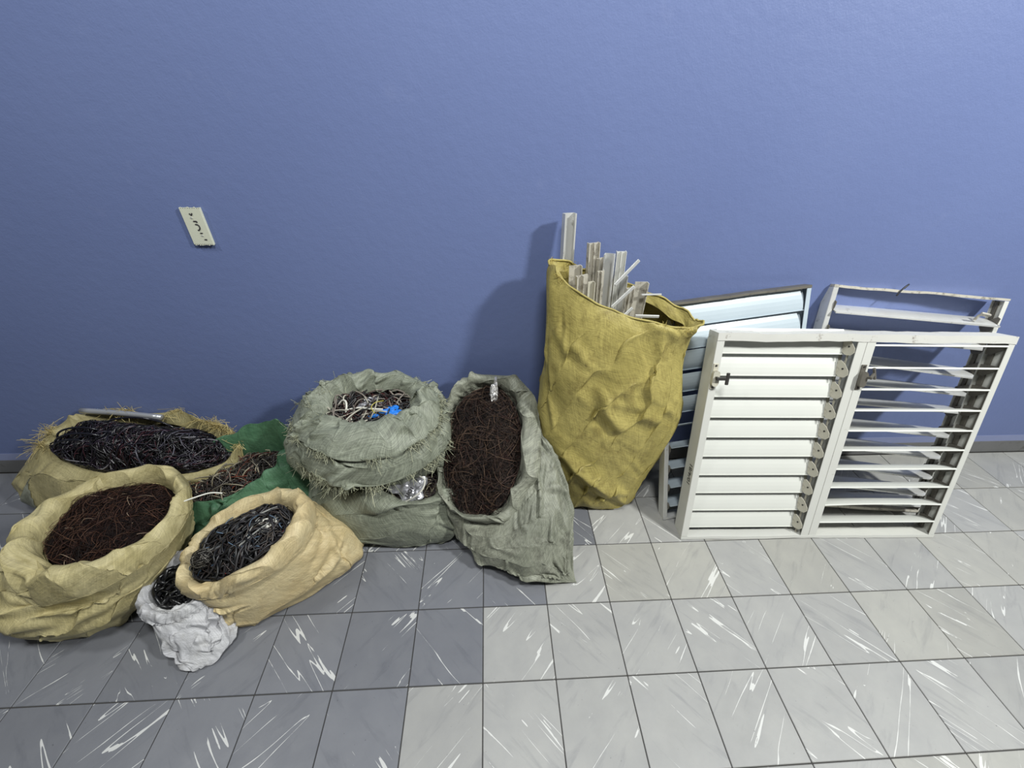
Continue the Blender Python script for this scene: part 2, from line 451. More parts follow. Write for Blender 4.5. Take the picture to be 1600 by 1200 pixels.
def m_cloth(name, c1, c2, dirt, dirt_amt=.5, rough=.48, scale=7.0, weave=.30):
    t = NT(name); g = t.n('ShaderNodeNewGeometry').outputs['Position']; uv = t.n('ShaderNodeTexCoord').outputs['UV']
    c = t.mix(t.ramp(t.noise(g, scale, 5, .6), [(.35, (0, 0, 0)), (.65, (1, 1, 1))]), c1, c2)
    dm = t.ramp(t.noise(g, scale * 1.9, 6, .7, .4), [(.50, (0, 0, 0)), (.70, (dirt_amt,) * 3)])
    c = t.mix(dm, c, dirt)
    wu = t.noise(t.mapping(uv, (300, 16, 1)), 1.0, 4, .65); wv = t.noise(t.mapping(uv, (16, 300, 1)), 1.0, 4, .65)
    w = t.math('ADD', wu, wv)
    k = t.ramp(t.math('MULTIPLY', w, .5), [(.40, (1 - weave,) * 3), (.60, (1 + weave * .12,) * 3)])
    c = t.mix(1.0, c, k, 'MULTIPLY')
    t.l(c, t.p.inputs['Base Color']); t.p.inputs['Roughness'].default_value = rough
    t.p.inputs['Specular IOR Level'].default_value = .35
    b = t.bump(t.noise(g, 55, 5, .65), .45, .006); b = t.bump(w, .35, .0012, b)
    t.l(b, t.p.inputs['Normal']); return t.m
def m_strand(name, rough=.42, metal=0.0, spec=.5):
    t = NT(name); a = t.n('ShaderNodeAttribute'); a.attribute_name = 'Col'
    t.l(a.outputs['Color'], t.p.inputs['Base Color']); t.p.inputs['Roughness'].default_value = rough
    t.p.inputs['Metallic'].default_value = metal; t.p.inputs['Specular IOR Level'].default_value = spec
    return t.m
def m_plain(name, col, rough=.5, metal=0.0, var=.12, scale=14.0, spec=.5, bump=.1, dirt=None, dirt_rng=(.58, .72), stretch=None):
    t = NT(name); tc = t.n('ShaderNodeTexCoord').outputs['Object']
    v = t.mapping(tc, stretch) if stretch else tc
    d = tuple(x * (1 - var) for x in col[:3]) + (1,); e = tuple(min(1, x * (1 + var)) for x in col[:3]) + (1,)
    c = t.mix(t.noise(v, scale, 5, .6), d, e)
    if dirt: c = t.mix(t.ramp(t.noise(tc, scale * 2.1, 6, .7), [(dirt_rng[0], (0, 0, 0)), (dirt_rng[1], (.8, .8, .8))]), c, dirt)
    t.l(c, t.p.inputs['Base Color']); t.p.inputs['Roughness'].default_value = rough; t.p.inputs['Metallic'].default_value = metal
    t.p.inputs['Specular IOR Level'].default_value = spec
    if bump: t.l(t.bump(t.noise(v, scale * 4, 4), bump, .002), t.p.inputs['Normal'])
    return t.m

M = {}
M['wall'] = m_wall(); M['tile'] = m_tile()
M['grout'] = m_plain('grout', lin(58, 56, 54), .9)
M['base'] = m_plain('baseboard_cement', lin(112, 112, 112), .6, var=.25, scale=6, dirt=lin(80, 78, 74))
M['base_top'] = m_plain('baseboard_paint', lin(120, 128, 160), .55, var=.1)
M['tan'] = m_cloth('tan_woven_cloth', lin(180, 168, 120), lin(198, 187, 142), lin(132, 121, 80), .5)
M['tan2'] = m_cloth('old_tan_woven_cloth', lin(160, 150, 108), lin(178, 168, 126), lin(118, 110, 78), .5)
M['cream'] = m_cloth('cream_woven_cloth', lin(204, 184, 138), lin(216, 200, 158), lin(164, 138, 92), .35)
M['white'] = m_cloth('white_woven_cloth', lin(186, 186, 190), lin(206, 206, 208), lin(150, 148, 142), .5)
M['green'] = m_cloth('green_woven_cloth', lin(66, 104, 76), lin(90, 128, 98), lin(44, 72, 56), .5)
M['grey'] = m_cloth('grey_green_woven_cloth', lin(132, 137, 121), lin(156, 161, 144), lin(98, 101, 86), .55, scale=9, weave=.5)
M['grey2'] = m_cloth('soiled_grey_green_woven_cloth', lin(130, 133, 118), lin(160, 162, 146), lin(84, 84, 74), .75, scale=8, weave=.5)
M['yellow'] = m_cloth('yellow_woven_cloth', lin(164, 151, 86), lin(188, 174, 104), lin(116, 102, 54), .7, scale=6, weave=.34)
M['strand'] = m_strand('wire_strands'); M['hair'] = m_strand('fine_brown_wire', .55, 0, .25); M['thread'] = m_strand('loose_threads', .8)
M['gloss'] = m_strand('glossy_black_wire', .28)
M['w_alu'] = m_plain('white_painted_metal', lin(206, 206, 200), .42, var=.05, scale=9, dirt=lin(120, 112, 98), dirt_rng=(.66, .80), bump=.05)
M['w_slat'] = m_plain('white_painted_slat', lin(212, 213, 207), .38, var=.03, scale=6, dirt=lin(170, 164, 148), dirt_rng=(.70, .84), bump=.03)
M['b_slat'] = m_plain('pale_blue_painted_slat', lin(180, 192, 200), .32, var=.05, scale=6, dirt=lin(120, 116, 108), dirt_rng=(.70, .80), bump=.03)
M['worn'] = m_plain('worn_painted_metal', lin(203, 202, 196), .5, var=.08, scale=7, dirt=lin(96, 78, 62), dirt_rng=(.60, .70), bump=.15)
M['alu'] = m_plain('bare_aluminium', lin(216, 216, 213), .34, .4, var=.15, scale=10, dirt=lin(110, 104, 94), dirt_rng=(.60, .78), bump=.06)
M['alu2'] = m_plain('dull_aluminium', lin(198, 193, 180), .45, .25, var=.2, scale=16, dirt=lin(84, 76, 66), dirt_rng=(.52, .68), bump=.12)
M['clip'] = m_plain('cream_metal_clip', lin(196, 192, 176), .5, .1, var=.15, dirt=lin(110, 96, 78), dirt_rng=(.56, .70))
M['clip_d'] = m_plain('dirty_grey_clip', lin(112, 108, 100), .5, .4, var=.3, dirt=lin(58, 50, 44))
M['dark'] = m_plain('dark_hardware', lin(70, 68, 66), .5, .5, var=.2)
M['ink'] = m_plain('dark_ink', lin(46, 44, 48), .7)
M['black'] = m_plain('black_plastic', lin(24, 24, 26), .4, var=.2)
M['gloss_black'] = m_plain('glossy_black_cable', lin(22, 22, 28), .18, var=.2, bump=0)
M['wcable'] = m_plain('white_cable', lin(214, 212, 202), .4, var=.06)
M['blue'] = m_plain('blue_plastic_film', lin(34, 120, 214), .3, var=.15)
M['silver'] = m_plain('silver_plastic_bag', lin(176, 176, 182), .28, .45, var=.2, scale=20, bump=.4)
M['foil'] = m_plain('crumpled_foil', lin(212, 210, 208), .25, .6, var=.2, scale=30, bump=.5)
M['pipe'] = m_plain('grey_metal_pipe', lin(190, 192, 196), .3, .6, var=.08)
M['plate'] = m_plain('ivory_plate', lin(208, 210, 192), .45, var=.05, scale=30)
M['wool'] = m_strand('steel_wool', .35, .6)

# ------------------------------------------------------------------ the setting
T = 0.25
floor = MB().box(-4.25, 4.75, -2.05, WALL_Y, -.06, -.0035).build('floor', M['grout']); floor['kind'] = 'structure'
tile_me = MB().box(-T / 2 + .0015, T / 2 - .0015, -T / 2 + .0015, T / 2 - .0015, -.02, 0, .0016).mesh('tile')
tile_me.materials.append(M['tile'])
rs = np.random.default_rng(3)
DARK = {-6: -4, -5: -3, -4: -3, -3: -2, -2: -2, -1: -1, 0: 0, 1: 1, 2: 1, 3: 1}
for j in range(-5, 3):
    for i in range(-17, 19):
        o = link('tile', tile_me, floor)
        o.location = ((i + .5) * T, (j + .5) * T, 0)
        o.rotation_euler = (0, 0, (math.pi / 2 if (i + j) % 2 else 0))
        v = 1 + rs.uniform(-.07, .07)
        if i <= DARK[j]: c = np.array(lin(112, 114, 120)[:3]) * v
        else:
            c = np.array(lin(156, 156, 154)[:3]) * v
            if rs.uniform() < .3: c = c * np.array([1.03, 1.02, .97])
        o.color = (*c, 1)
wall = MB().box(-4.25, 4.75, WALL_Y, WALL_Y + .15, -.06, 2.75).build('wall_back', M['wall']); wall['kind'] = 'structure'
bb = MB().box(-4.25, 4.75, WALL_Y - .012, WALL_Y + .001, 0, .088, .003).build('baseboard_back', M['base']); bb['kind'] = 'structure'
tr = MB().prism([(WALL_Y - .012, .088), (WALL_Y - .002, .122), (WALL_Y + .001, .122), (WALL_Y + .001, .088)], -4.25, 4.75, (1, 2, 0)).build('trim_1', M['base_top']); tr['kind'] = 'structure'

# ------------------------------------------------------------------ louvre windows
def win_matrix(O, U, V):
    U = Vector(U).normalized(); V = Vector(V); V = (V - U * V.dot(U)).normalized(); N = U.cross(V)
    m = Matrix.Identity(4)
    for r in range(3): m[r][0] = U[r]; m[r][1] = V[r]; m[r][2] = N[r]; m[r][3] = O[r]
    return m
def slat_mesh(L, w, curve=.004, th=.0016, lip=.005, n=7, bend=None):
    """blade along x, its section runs from the lower edge (-w/2) to the upper; curved, with a folded lower lip"""
    ys = np.linspace(-w / 2, w / 2, n); zs = curve * (1 - (2 * ys / w) ** 2)
    sec = [(-w / 2 + .001, lip)] + list(zip(ys, zs))
    sec = np.array(sec); back = sec - np.array([0, th]); back[0] = sec[0] + [.002, 0]
    loop = np.vstack([sec, back[::-1]]); k = len(loop)
    xs = np.linspace(0, L, 9); V = []
    for x in xs:
        b = 0 if bend is None else bend * math.sin(math.pi * x / L)
        for (y, z) in loop: V.append((x, y + b, z))
    F = []
    for a in range(len(xs) - 1):
        for i in range(k): F.append((a * k + i, (a + 1) * k + i, (a + 1) * k + (i + 1) % k, a * k + (i + 1) % k))
    F += [tuple(range(k)), tuple(range((len(xs) - 1) * k, len(xs) * k))[::-1]]
    mb = MB(); mb.add(V, F); return mb.mesh('slat')
def clip_mesh(s=1.0):
    """rounded triangular end clip, lies in the y-z plane"""
    pts = [(-.030, .004), (-.026, .022), (-.012, .030), (.004, .026), (.026, .006), (.036, -.012), (.030, -.020), (.006, -.016), (-.022, -.010)]
    return MB().prism([(y * s, z * s) for y, z in pts], -.0015, .0015, (1, 2, 0)).mesh('clip')

def arc_pts(c, r, a0, a1, n):
    return [(c[0] + r * math.cos(a0 + (a1 - a0) * i / n), c[1] + r * math.sin(a0 + (a1 - a0) * i / n)) for i in range(n + 1)]

def channel(x0, x1, y0, y1, D, t, side):
    """frame member: web at the outer side plus a front face and a back lip; side in 'lrtb'"""
    mb = MB()
    mb.box(x0, x1, y0, y1, -t, 0, .0012)                       # front face
    if side == 'l': mb.box(x0, x0 + t, y0, y1, -D, -t)
    if side == 'r': mb.box(x1 - t, x1, y0, y1, -D, -t)
    if side == 't': mb.box(x0, x1, y1 - t, y1, -D, -t)
    if side == 'b': mb.box(x0, x1, y0, y0 + t, -D, -t)
    mb.box(x0, x1, y0, y1, -D - t, -D)
    return mb

def wavy_rail(x0, x1, y0, y1, z0, z1, seed, amp):
    """rail with dented, uneven edges"""
    rs = np.random.default_rng(seed); n = 26; xs = np.linspace(x0, x1, n)
    w = np.convolve(rs.normal(0, 1, n + 4), np.ones(5) / 5, 'valid') * amp; u = np.convolve(rs.normal(0, 1, n + 4), np.ones(5) / 5, 'valid') * amp
    mb = MB(); V = []
    for i, x in enumerate(xs):
        V += [(x, y0 + w[i], z1), (x, y1 + w[i] + u[i] * .5, z1), (x, y1 + w[i] + u[i] * .5, z0), (x, y0 + w[i], z0)]
    F = [(4 * i + k, 4 * i + 4 + k, 4 * i + 4 + (k + 1) % 4, 4 * i + (k + 1) % 4) for i in range(n - 1) for k in range(4)]
    F += [(3, 2, 1, 0), (4 * n - 4, 4 * n - 3, 4 * n - 2, 4 * n - 1)]
    mb.add(V, F); return mb

def add_text(name, body, size, m, parent, mat_local, ext=.0004):
    cu = bpy.data.curves.new(name, 'FONT'); cu.body = body; cu.size = size; cu.extrude = ext; cu.resolution_u = 3
    o = bpy.data.objects.new(name, cu); COL.objects.link(o)
    dg = bpy.context.evaluated_depsgraph_get(); me = bpy.data.meshes.new_from_object(o.evaluated_get(dg))
    bpy.data.objects.remove(o); me.name = name; me.materials.clear(); me.materials.append(m)
    t = link(name, me, parent); t.matrix_local = mat_local; return t

# front window: two bays, left one shut, right one open
W, H, D = 1.186, .947, .070
w1 = empty('louvre_window', mw=win_matrix((.890, .260, .003), (1, -.027, 0), (.008, .295, .955)))
tag(w1, 'white double louvre window in front, left bay shut and right bay open', 'louvre window', 'louvre windows leaning on the wall')
channel(0, .030, .014, H - .030, D, .003, 'l').build('stile', M['w_alu'], w1)
channel(W - .026, W, .014, H - .030, D, .003, 'r').build('stile', M['w_alu'], w1)
wavy_rail(0, W, H - .030, H, -D, .002, 4, .005).build('top_rail', M['worn'], w1)
wavy_rail(0, W, 0, .014, -D, .001, 9, .0035).build('bottom_rail', M['w_alu'], w1)
px = .553; pt = .012
for k in range(2):
    ms = MB(); x = px + k * .0365
    ms.box(x, x + .0355, .014, H - .030, -.003, 0, .0012)
    ms.box(x + (.0325 if k == 0 else 0), x + (.0355 if k == 0 else .003), .014, H - .030, -D, -.003)
    ms.build('centre_stile', M['w_alu'], w1)
sl = slat_mesh(px - .030 - .012, .100, .005); sl.materials.append(M['w_slat'])
cl = clip_mesh(1.0); cl.materials.append(M['clip'])
pin = MB().prism(arc_pts((0, 0), .0035, 0, 2 * math.pi * 9 / 10, 9), 0, .004, (1, 2, 0)).mesh('rivet'); pin.materials.append(M['dark'])
for k in range(10):
    v = .043 + .0908 * k
    o = link('slat', sl, w1); o.location = (.020, v + .046, -.044); o.rotation_euler = (math.radians(-15), 0, 0)
    c = link('clip', cl, w1); c.location = (px - .020, v + .030, -.022); c.rotation_euler = (math.radians(8), math.radians(28), 0)
    r = link('rivet', pin, c); r.location = (-.004, .006, .006)
MB().box(px - .016, px - .002, .016, H - .032, -D + .004, -D + .018, .001).build('pivot_strip', M['clip'], w1)
MB().box(px - .008, px - .003, .016, H - .032, -.030, -.022, .001).build('link_bar', M['clip'], w1)
R0 = px + .073
so = slat_mesh(W - .020 - R0, .076, .004); so.materials.append(M['w_slat'])
sb = slat_mesh(W - .020 - R0, .076, .004, bend=.012); sb.materials.append(M['w_slat'])
cd = clip_mesh(1.15); cd.materials.append(M['clip_d'])
for k in range(10):
    v = .085 + .0908 * k
    if v > H - .04: v = H - .045
    o = link('slat', sb if k in (1,) else so, w1); o.location = (R0 - .004, v - .008, -.036); o.rotation_euler = (math.radians(-104), 0, 0)
    c = link('clip', cd, w1); c.location = (W - .019, v - .012, -.050); c.rotation_euler = (math.radians(95), 0, 0)
MB().box(W - .012, W - .004, .016, H - .032, -D + .004, -D + .022, .001).build('pivot_strip', M['clip_d'], w1)
MB().box(W - .016, W - .010, .016, H - .032, -.018, -.010, .001).build('link_bar', M['clip_d'], w1)
def latch(x, y, m, flip):
    h = MB().box(-.010, .010, -.052, .052, 0, .004, .001).build('latch', m, w1); h.location = (x, y, 0)
    MB().prism(arc_pts((0, .014), .013, 0, math.pi, 8) + arc_pts((0, -.024), .013, math.pi, 2 * math.pi, 8), .004, .020).build('latch_body', m, h)
    for yy in (-.044, .044): MB().prism(arc_pts((0, yy), .004, 0, 5.65, 9), .004, .006).build('screw', M['dark'], h)
    lv = MB(); lv.box(-.004, .004, -.005, .005, .020, .034); lv.box(-.006, .040, -.006, .006, .030, .037, .001); lv.box(.030, .042, -.024, .024, .030, .038, .0015)
    o = lv.build('latch_lever', M['dark'] if not flip else m, h)
    if flip: o.rotation_euler = (0, math.radians(35), math.radians(20))
latch(.012, .775, M['clip'], False)
latch(px + .050, .775, M['clip_d'], True)
# pencilled date along the outer face of the left stile
add_text('pencilled_date', '10/4/81', .034, M['ink'], w1, Matrix.Translation((-.0006, .27, -.012)) @ Matrix(((0, 0, -1, 0), (1, 0, 0, 0), (0, -1, 0, 0), (0, 0, 0, 1))), .0003)

# window behind on the left: pale slats, shut at the top and gaping lower down
O2 = (.846, .363, .003); TL2 = np.array((.813, .668, .968)); TR2 = np.array((1.424, .737, 1.019))
w2 = empty('louvre_window', mw=win_matrix(O2, TR2 - TL2, TL2 - np.array(O2)))
tag(w2, 'pale blue-white louvre window half hidden between yellow sack and front window', 'louvre window', 'louvre windows leaning on the wall')
W, H, D = .615, 1.018, .045
channel(0, .020, .010, H - .012, D, .0025, 'l').build('stile', M['alu'], w2)
channel(W - .020, W, .010, H - .012, D, .0025, 'r').build('stile', M['b_slat'], w2)
wavy_rail(0, W, H - .010, H, -D, .001, 12, .002).build('top_rail', M['clip_d'], w2)
wavy_rail(0, W, 0, .010, -D, .001, 13, .002).build('bottom_rail', M['alu'], w2)
s2 = slat_mesh(W - .044, .098, .006); s2.materials.append(M['b_slat'])
for k in range(10):
    v = .035 + .0985 * k; a = (82, 80, 78, 74, 62, 24, 20, 18, -13, -12)[k]
    if k == 9: v -= .003
    o = link('slat', s2, w2); o.location = (.022, v + .045, -.016 if a < 40 else -.024); o.rotation_euler = (math.radians(a), 0, 0)
    c = link('clip', cd, w2); c.location = (.021, v + .030, -.022); c.rotation_euler = (math.radians(a - 5), 0, 0)
MB().box(.003, .012, .012, H - .014, -D + .002, -D + .014, .001).build('pivot_strip', M['clip_d'], w2)

# window behind on the right: bare aluminium, slats hanging open and askew
BR3 = np.array((2.139, .361, .004)); TR3 = np.array((2.246, .700, .966)); TL3 = np.array((1.482, .742, 1.010))
w3 = empty('louvre_window', mw=win_matrix(BR3 - (TR3 - TL3), TR3 - TL3, TR3 - BR3))
tag(w3, 'bare aluminium louvre window with slack open slats, behind on the right', 'louvre window', 'louvre windows leaning on the wall')
W, H, D = .767, 1.030, .045
channel(0, .022, .010, H - .010, D, .0025, 'l').build('stile', M['alu'], w3)
channel(W - .020, W, .010, H - .010, D, .0025, 'r').build('stile', M['w_alu'], w3)
wavy_rail(0, W, H - .010, H, -D, .001, 21, .004).build('top_rail', M['alu2'], w3)
wavy_rail(0, W, 0, .012, -D, .001, 22, .002).build('bottom_rail', M['alu2'], w3)
s3 = slat_mesh(W - .044, .092, .007); s3.materials.append(M['alu'])
for k in range(10):
    v = .048 + .0985 * k; a = (84, 80, 84, 76, 80, 84, 78, 70, 74, 70)[k]; zr = (0, -3, -4, -3, -2.5, -1, -2, -3, -1, -.5)[k]
    o = link('slat', s3, w3); o.location = (.022, v, -.022); o.rotation_euler = (math.radians(-a), 0, math.radians(zr))
    c = link('clip', cd, w3); c.location = (W - .021, v - .015, -.024); c.rotation_euler = (math.radians(a), 0, 0)
    c = link('clip', cd, w3); c.location = (.022, v, -.024); c.rotation_euler = (math.radians(a), 0, 0)
MB().box(W - .012, W - .004, .012, H - .014, -D + .002, -D + .016, .001).build('pivot_strip', M['clip_d'], w3)
ck = cable('crank_handle', [(W - .10, .925, -.02), (W - .105, .955, .0), (W - .108, .985 - .03, .03), (W - .112, .96, .04), (W - .15, .965, .042)], .005, M['alu2'], parent=w3)
cable('wire_tie', [(.27, H - .025, .004), (.285, H + .004, .006), (.31, H + .024, 0), (.305, H + .006, -.01)], .003, M['black'], parent=w3)

# ------------------------------------------------------------------ the wall plate left on the wall
wp = empty('wall_plate', (-.981, WALL_Y, 1.214))
tag(wp, 'ivory switch strap with punched slots screwed to the blue wall', 'wall plate')
pb = MB(); pb.box(-.034, .034, -.0025 - .008, -.008, -.062, .062, .001); pb.box(-.034, -.0315, -.008, -.001, -.062, .062); pb.box(.0315, .034, -.008, -.001, -.062, .062)
rs = np.random.default_rng(5)
for k in range(9):
    x = -.030 + .0075 * k; pb.box(x, x + .004 + rs.uniform(0, .002), -.0105, -.008, -.062 - rs.uniform(.0005, .003), -.060)
    pb.box(x, x + .004 + rs.uniform(0, .002), -.0105, -.008, .060, .062 + rs.uniform(.0005, .003))
pb.build('plate', M['plate'], wp)
for nm, pts in (('slot', [(-.006, .044), (-.001, .038), (.003, .045)]), ('slot', [(-.003, .018), (.007, .018), (.007, .014)]),
                ('slot', [(-.001, .008), (.008, .006), (.010, -.004), (.004, -.012), (.001, -.010)]), ('slot', [(.004, -.022), (.012, -.022)]), ('slot', [(.010, -.044), (.018, -.044)])):
    cable(nm, [(x, -.0105, z) for x, z in pts], .0022, M['ink'], parent=wp, seg=14, sides=6)
for z in (.030, -.030):
    MB().prism(arc_pts((-.004 if z > 0 else .008, z), .003, 0, 5.65, 9), -.0125, -.0105, (0, 2, 1)).build('screw', M['alu'], wp)

# ------------------------------------------------------------------ sacks
def make_sack(name, label, rings, nv, m, seed, cuff=None, base=(0, 0, 0), **kw):
    root = empty(name, base); tag(root, label, 'sack', 'sacks of scrap along the wall')
    X = sack_grid(rings, nv, seed, **kw)
    inv = np.array(base)
    o = link('bag', grid_mesh('bag', X - inv), root, m)
    Y = None
    if cuff:
        Y = sack_grid(cuff['rings'], cuff['nv'], seed + 50, **cuff['kw'])
        link('rolled_rim', grid_mesh('rolled_rim', Y - inv), root, cuff.get('m', m))
    return root, X, Y

def cuff_from(R, c, prof, bumps=None):
    out = []
    for (dr, dz) in prof:
        k = 1.0 if bumps is None else bumps[:, None]
        O = offset_ring(R.copy(), c, 0, 0); d = R - np.asarray(c); d[:, 2] = 0; d /= np.linalg.norm(d, axis=1, keepdims=True) + 1e-9
        O = R + d * dr * (k if dr > 0 else 1); O[:, 2] += dz * (k[:, 0] if (bumps is not None and dz < 0 and dr > .01) else 1)
        out.append(O)
    return out
def th_bump(*items):
    th = np.degrees(np.arange(NU) * 2 * math.pi / NU); o = np.ones(NU)
    for (d, w, a) in items: o += a * np.exp(-(((th - d + 180) % 360 - 180) / w) ** 2)
    return o

# --- leftmost tan sack, full of fine brown wire
rimA = er(-1.305, .180, .385, .222, .190, 10, 2.2, 0, .12, [(235, 11, (0, .0, -.035)), (205, 16, (-.01, 0, .018)), (290, 25, (0, -.008, .012)), (130, 14, (0, 0, -.015)), (60, 12, (.0, .0, .014))])
A_r = [er(-1.50, .19, .004, .10, .09), er(-1.49, .180, .004, .195, .195, 0, 2.6), er(-1.49, .172, .035, .245, .238, 0, 2.5), er(-1.46, .172, .17, .310, .265, 0, 2.3),
       er(-1.38, .18, .285, .270, .228, 5, 2.3, 0, .08), er(-1.315, .18, .370, .225, .195, 10, 2.2, 0, .12), er(-1.305, .18, .375, .200, .17, 10, 2.2, 0, .12), er(-1.305, .18, .29, .19, .165, 10)]
A_c = cuff_from(rimA, (-1.305, .18, .4), [(-.036, -.07), (-.030, -.01), (-.014, .020), (.008, .022), (.022, .0), (.030, -.035), (.036, -.072)], th_bump((190, 50, .9), (250, 40, .5), (20, 60, -.35), (90, 50, -.3)))
make_sack('sack', 'tan woven sack at far left full of fine dark brown wire', A_r, 84, M['tan'], 11, base=(-1.46, .18, 0),
          cuff=dict(rings=A_c, nv=44, kw=dict(eu=0.130, ev=0.168, amp=.010, d_in=.014, d_out=.016, fold=(8, 1, .5), fine=(.03, .03), sets=[(34, 75, 28, .07, .007, .006, .3, .95), (10, 15, 14, .18, .008, .010, .4, .9)])),
          lines=[(330, .66, 245, .30, .012, .010), (325, .60, 250, .26, .010, .009), (318, .69, 235, .44, .010, .010), (300, .62, 215, .36, .010, .009)], sets=[(26, 24, 11, .38, .013, .011, .22, .72), (16, 10, 30, .16, .007, .007, .2, .75)], eu=0.078, ev=0.238, amp=.018, d_in=.035, d_out=.03, fold=(3, 4, 1.2), fine=(.02, .04))
BR = [lin(26, 16, 14), lin(33, 20, 16), lin(20, 14, 13), lin(46, 28, 22), lin(29, 18, 18)]
tangle('fine_wire', 'matted fine dark brown wire filling the leftmost tan sack', 'wire', 21, (.190, .03, .004), (-.03, .160, .02), (-1.305, .18, .345), .03,
       [(2600, .0007, .10, 14, .012, BR, 10, {}), (320, .0008, .16, 8, .02, [lin(74, 48, 36), lin(90, 64, 50), lin(52, 32, 27)], 12, {}), (14, .0009, .10, 4, .02, [lin(150, 130, 110)], 10, {})], lin(24, 15, 14), m=M['hair'])

# --- tan sack behind it against the wall, full of glossy black wire
B_r = [er(-1.60, .60, .004, .2, .08), er(-1.60, .60, .004, .44, .135, -3, 2.6), er(-1.60, .59, .06, .52, .165, -4, 2.6), er(-1.59, .59, .15, .53, .168, -5, 2.4),
       er(-1.545, .60, .24, .485, .160, -6, 2.2), er(-1.49, .605, .325, .435, .150, -7, 2.2, .03, .42), er(-1.485, .60, .335, .400, .132, -7, 2.2, .03, .42), er(-1.48, .60, .26, .39, .125, -7)]
rB, XB, _ = make_sack('sack', 'tan woven sack against the wall at left heaped with glossy black wire', B_r, 70, M['tan2'], 12, base=(-1.60, .58, 0),
          eu=0.130, ev=0.196, amp=.018, d_in=.03, d_out=.03, fold=(5, 3, 1.0), fine=(.03, .03), sets=[(30, 60, 40, .18, .012, .010, .25, .8)])
ofB = np.array((-1.60, .58, 0)); ib = int(np.argmax(XB[:, :, 2].mean(1))); hb = XB[ib] - ofB; kb = np.r_[0:110]
fringe('frayed_rim', hb[kb], np.tile((-.1, -.5, .35), (len(kb), 1)), 36, 520, .036, .0008, [lin(196, 178, 118), lin(170, 152, 96), lin(210, 194, 140)], M['thread'], rB)
fringe('frayed_corner', hb[150:185], np.tile((-.3, -.3, .4), (35, 1)), 37, 160, .04, .0008, [lin(196, 180, 126), lin(176, 160, 108)], M['thread'], rB)
def cloth_patch(name, X, base, deg0, deg1, v0, v1, parent, m, lift=.003):
    nv, nu, _ = X.shape; i0, i1, j0, j1 = int(v0 * nv), int(v1 * nv), int(deg0 / 360 * nu), int(deg1 / 360 * nu)
    G = X[i0:i1, j0:j1]; N = np.cross(np.gradient(G, axis=0), np.gradient(G, axis=1)); N /= np.linalg.norm(N, axis=2, keepdims=True) + 1e-9
    if ((G.mean((0, 1)) - X.mean((0, 1))) * N.mean((0, 1))).sum() < 0: N = -N
    P = G + N * lift - np.array(base); a, b = P.shape[:2]; idx = np.arange(a * b).reshape(a, b)
    F = np.stack([idx[:-1, :-1], idx[:-1, 1:], idx[1:, 1:], idx[1:, :-1]], -1)
    r = (np.arange(a - 1) + .5)[:, None] / (a - 1); c = (np.arange(b - 1) + .5)[None] / (b - 1)
    return link(name, mesh_np(name, P.reshape(-1, 3), F[np.abs(c - .45) < .5 * (1 - r) + .03]), parent, m)
cloth_patch('grey_patch', XB, ofB, 213, 240, .30, .62, rB, M['grey2'])
BK = [lin(20, 20, 24), lin(28, 26, 34), lin(16, 16, 18), lin(36, 28, 40), lin(24, 22, 24)]
tangle('cable_tangle', 'heap of glossy black wire in the tan sack by the wall', 'wire', 22, (.385, -.045, .0), (.015, .115, .03), (-1.49, .582, .312), .072,
       [(900, .0022, .22, 9, .03, BK, 14, {}), (60, .0026, .30, 5, .03, [lin(70, 68, 78), lin(110, 108, 112)], 16, {}), (160, .0014, .15, 10, .03, [lin(52, 26, 34), lin(70, 40, 46)], 12, {})], lin(14, 13, 15), m=M['gloss'])
for k, (rr, x0, y0) in enumerate(((.095, -1.70, .60), (.080, -1.69, .575), (.105, -1.66, .555), (.070, -1.70, .545), (.13, -1.50, .63))):
    a = np.linspace(.15, 3.0, 11)
    cable('wire_loop', [(x0 - rr * math.cos(t) * 1.25, y0, .358 + .75 * rr * math.sin(t)) for t in a], .0042, M['gloss_black'],
          ('outermost rear', 'second rear', 'broad front', 'small front', 'long top')[k] + ' bent loop of black cable on the black wire heap', 'cable', 'cable loops on the black heap')
cable('metal_pipe', [(-1.80, .735, .412), (-1.62, .72, .405), (-1.44, .70, .395)], .0125, M['pipe'], 'short grey metal pipe lying on the heap of black wire by the wall', 'pipe', seg=8, sides=14)

# --- green sack
G_r = [er(-1.02, .44, .004, .12, .08), er(-1.02, .44, .004, .24, .14, 12, 2.5), er(-1.02, .44, .06, .30, .17, 12, 2.4), er(-1.03, .44, .15, .315, .170, 14, 2.3), er(-1.05, .455, .25, .280, .145, 16, 2.2, .12, .45),
       er(-1.06, .475, .315, .252, .125, 17, 2.2, .14, .65), er(-1.06, .475, .318, .230, .106, 17, 2.2, .14, .65), er(-1.07, .47, .22, .22, .09, 17, 2.2)]
make_sack('sack', 'dark green woven sack wedged between the tan, cream and grey-green sacks', G_r, 66, M['green'], 13, base=(-1.02, .43, 0),
          eu=0.156, ev=0.196, amp=.016, d_in=.025, d_out=.025, fold=(5, 3, 1.0), fine=(.03, .04), sets=[(34, 40, 45, .16, .011, .009, .25, .85)])
tangle('wire_tangle', 'thin mixed brown and grey wire inside the green sack', 'wire', 23, (.215, .065, .04), (-.028, .09, .03), (-1.06, .465, .235), .015,
       [(420, .0016, .16, 12, .02, [lin(40, 34, 32), lin(60, 54, 48), lin(32, 28, 28)], 12, {}), (40, .0017, .16, 10, .025, [lin(104, 52, 36), lin(82, 42, 32)], 12, {}), (60, .002, .16, 9, .025, [lin(140, 132, 112), lin(110, 104, 92)], 12, {})], lin(20, 18, 17), m=M['strand'])

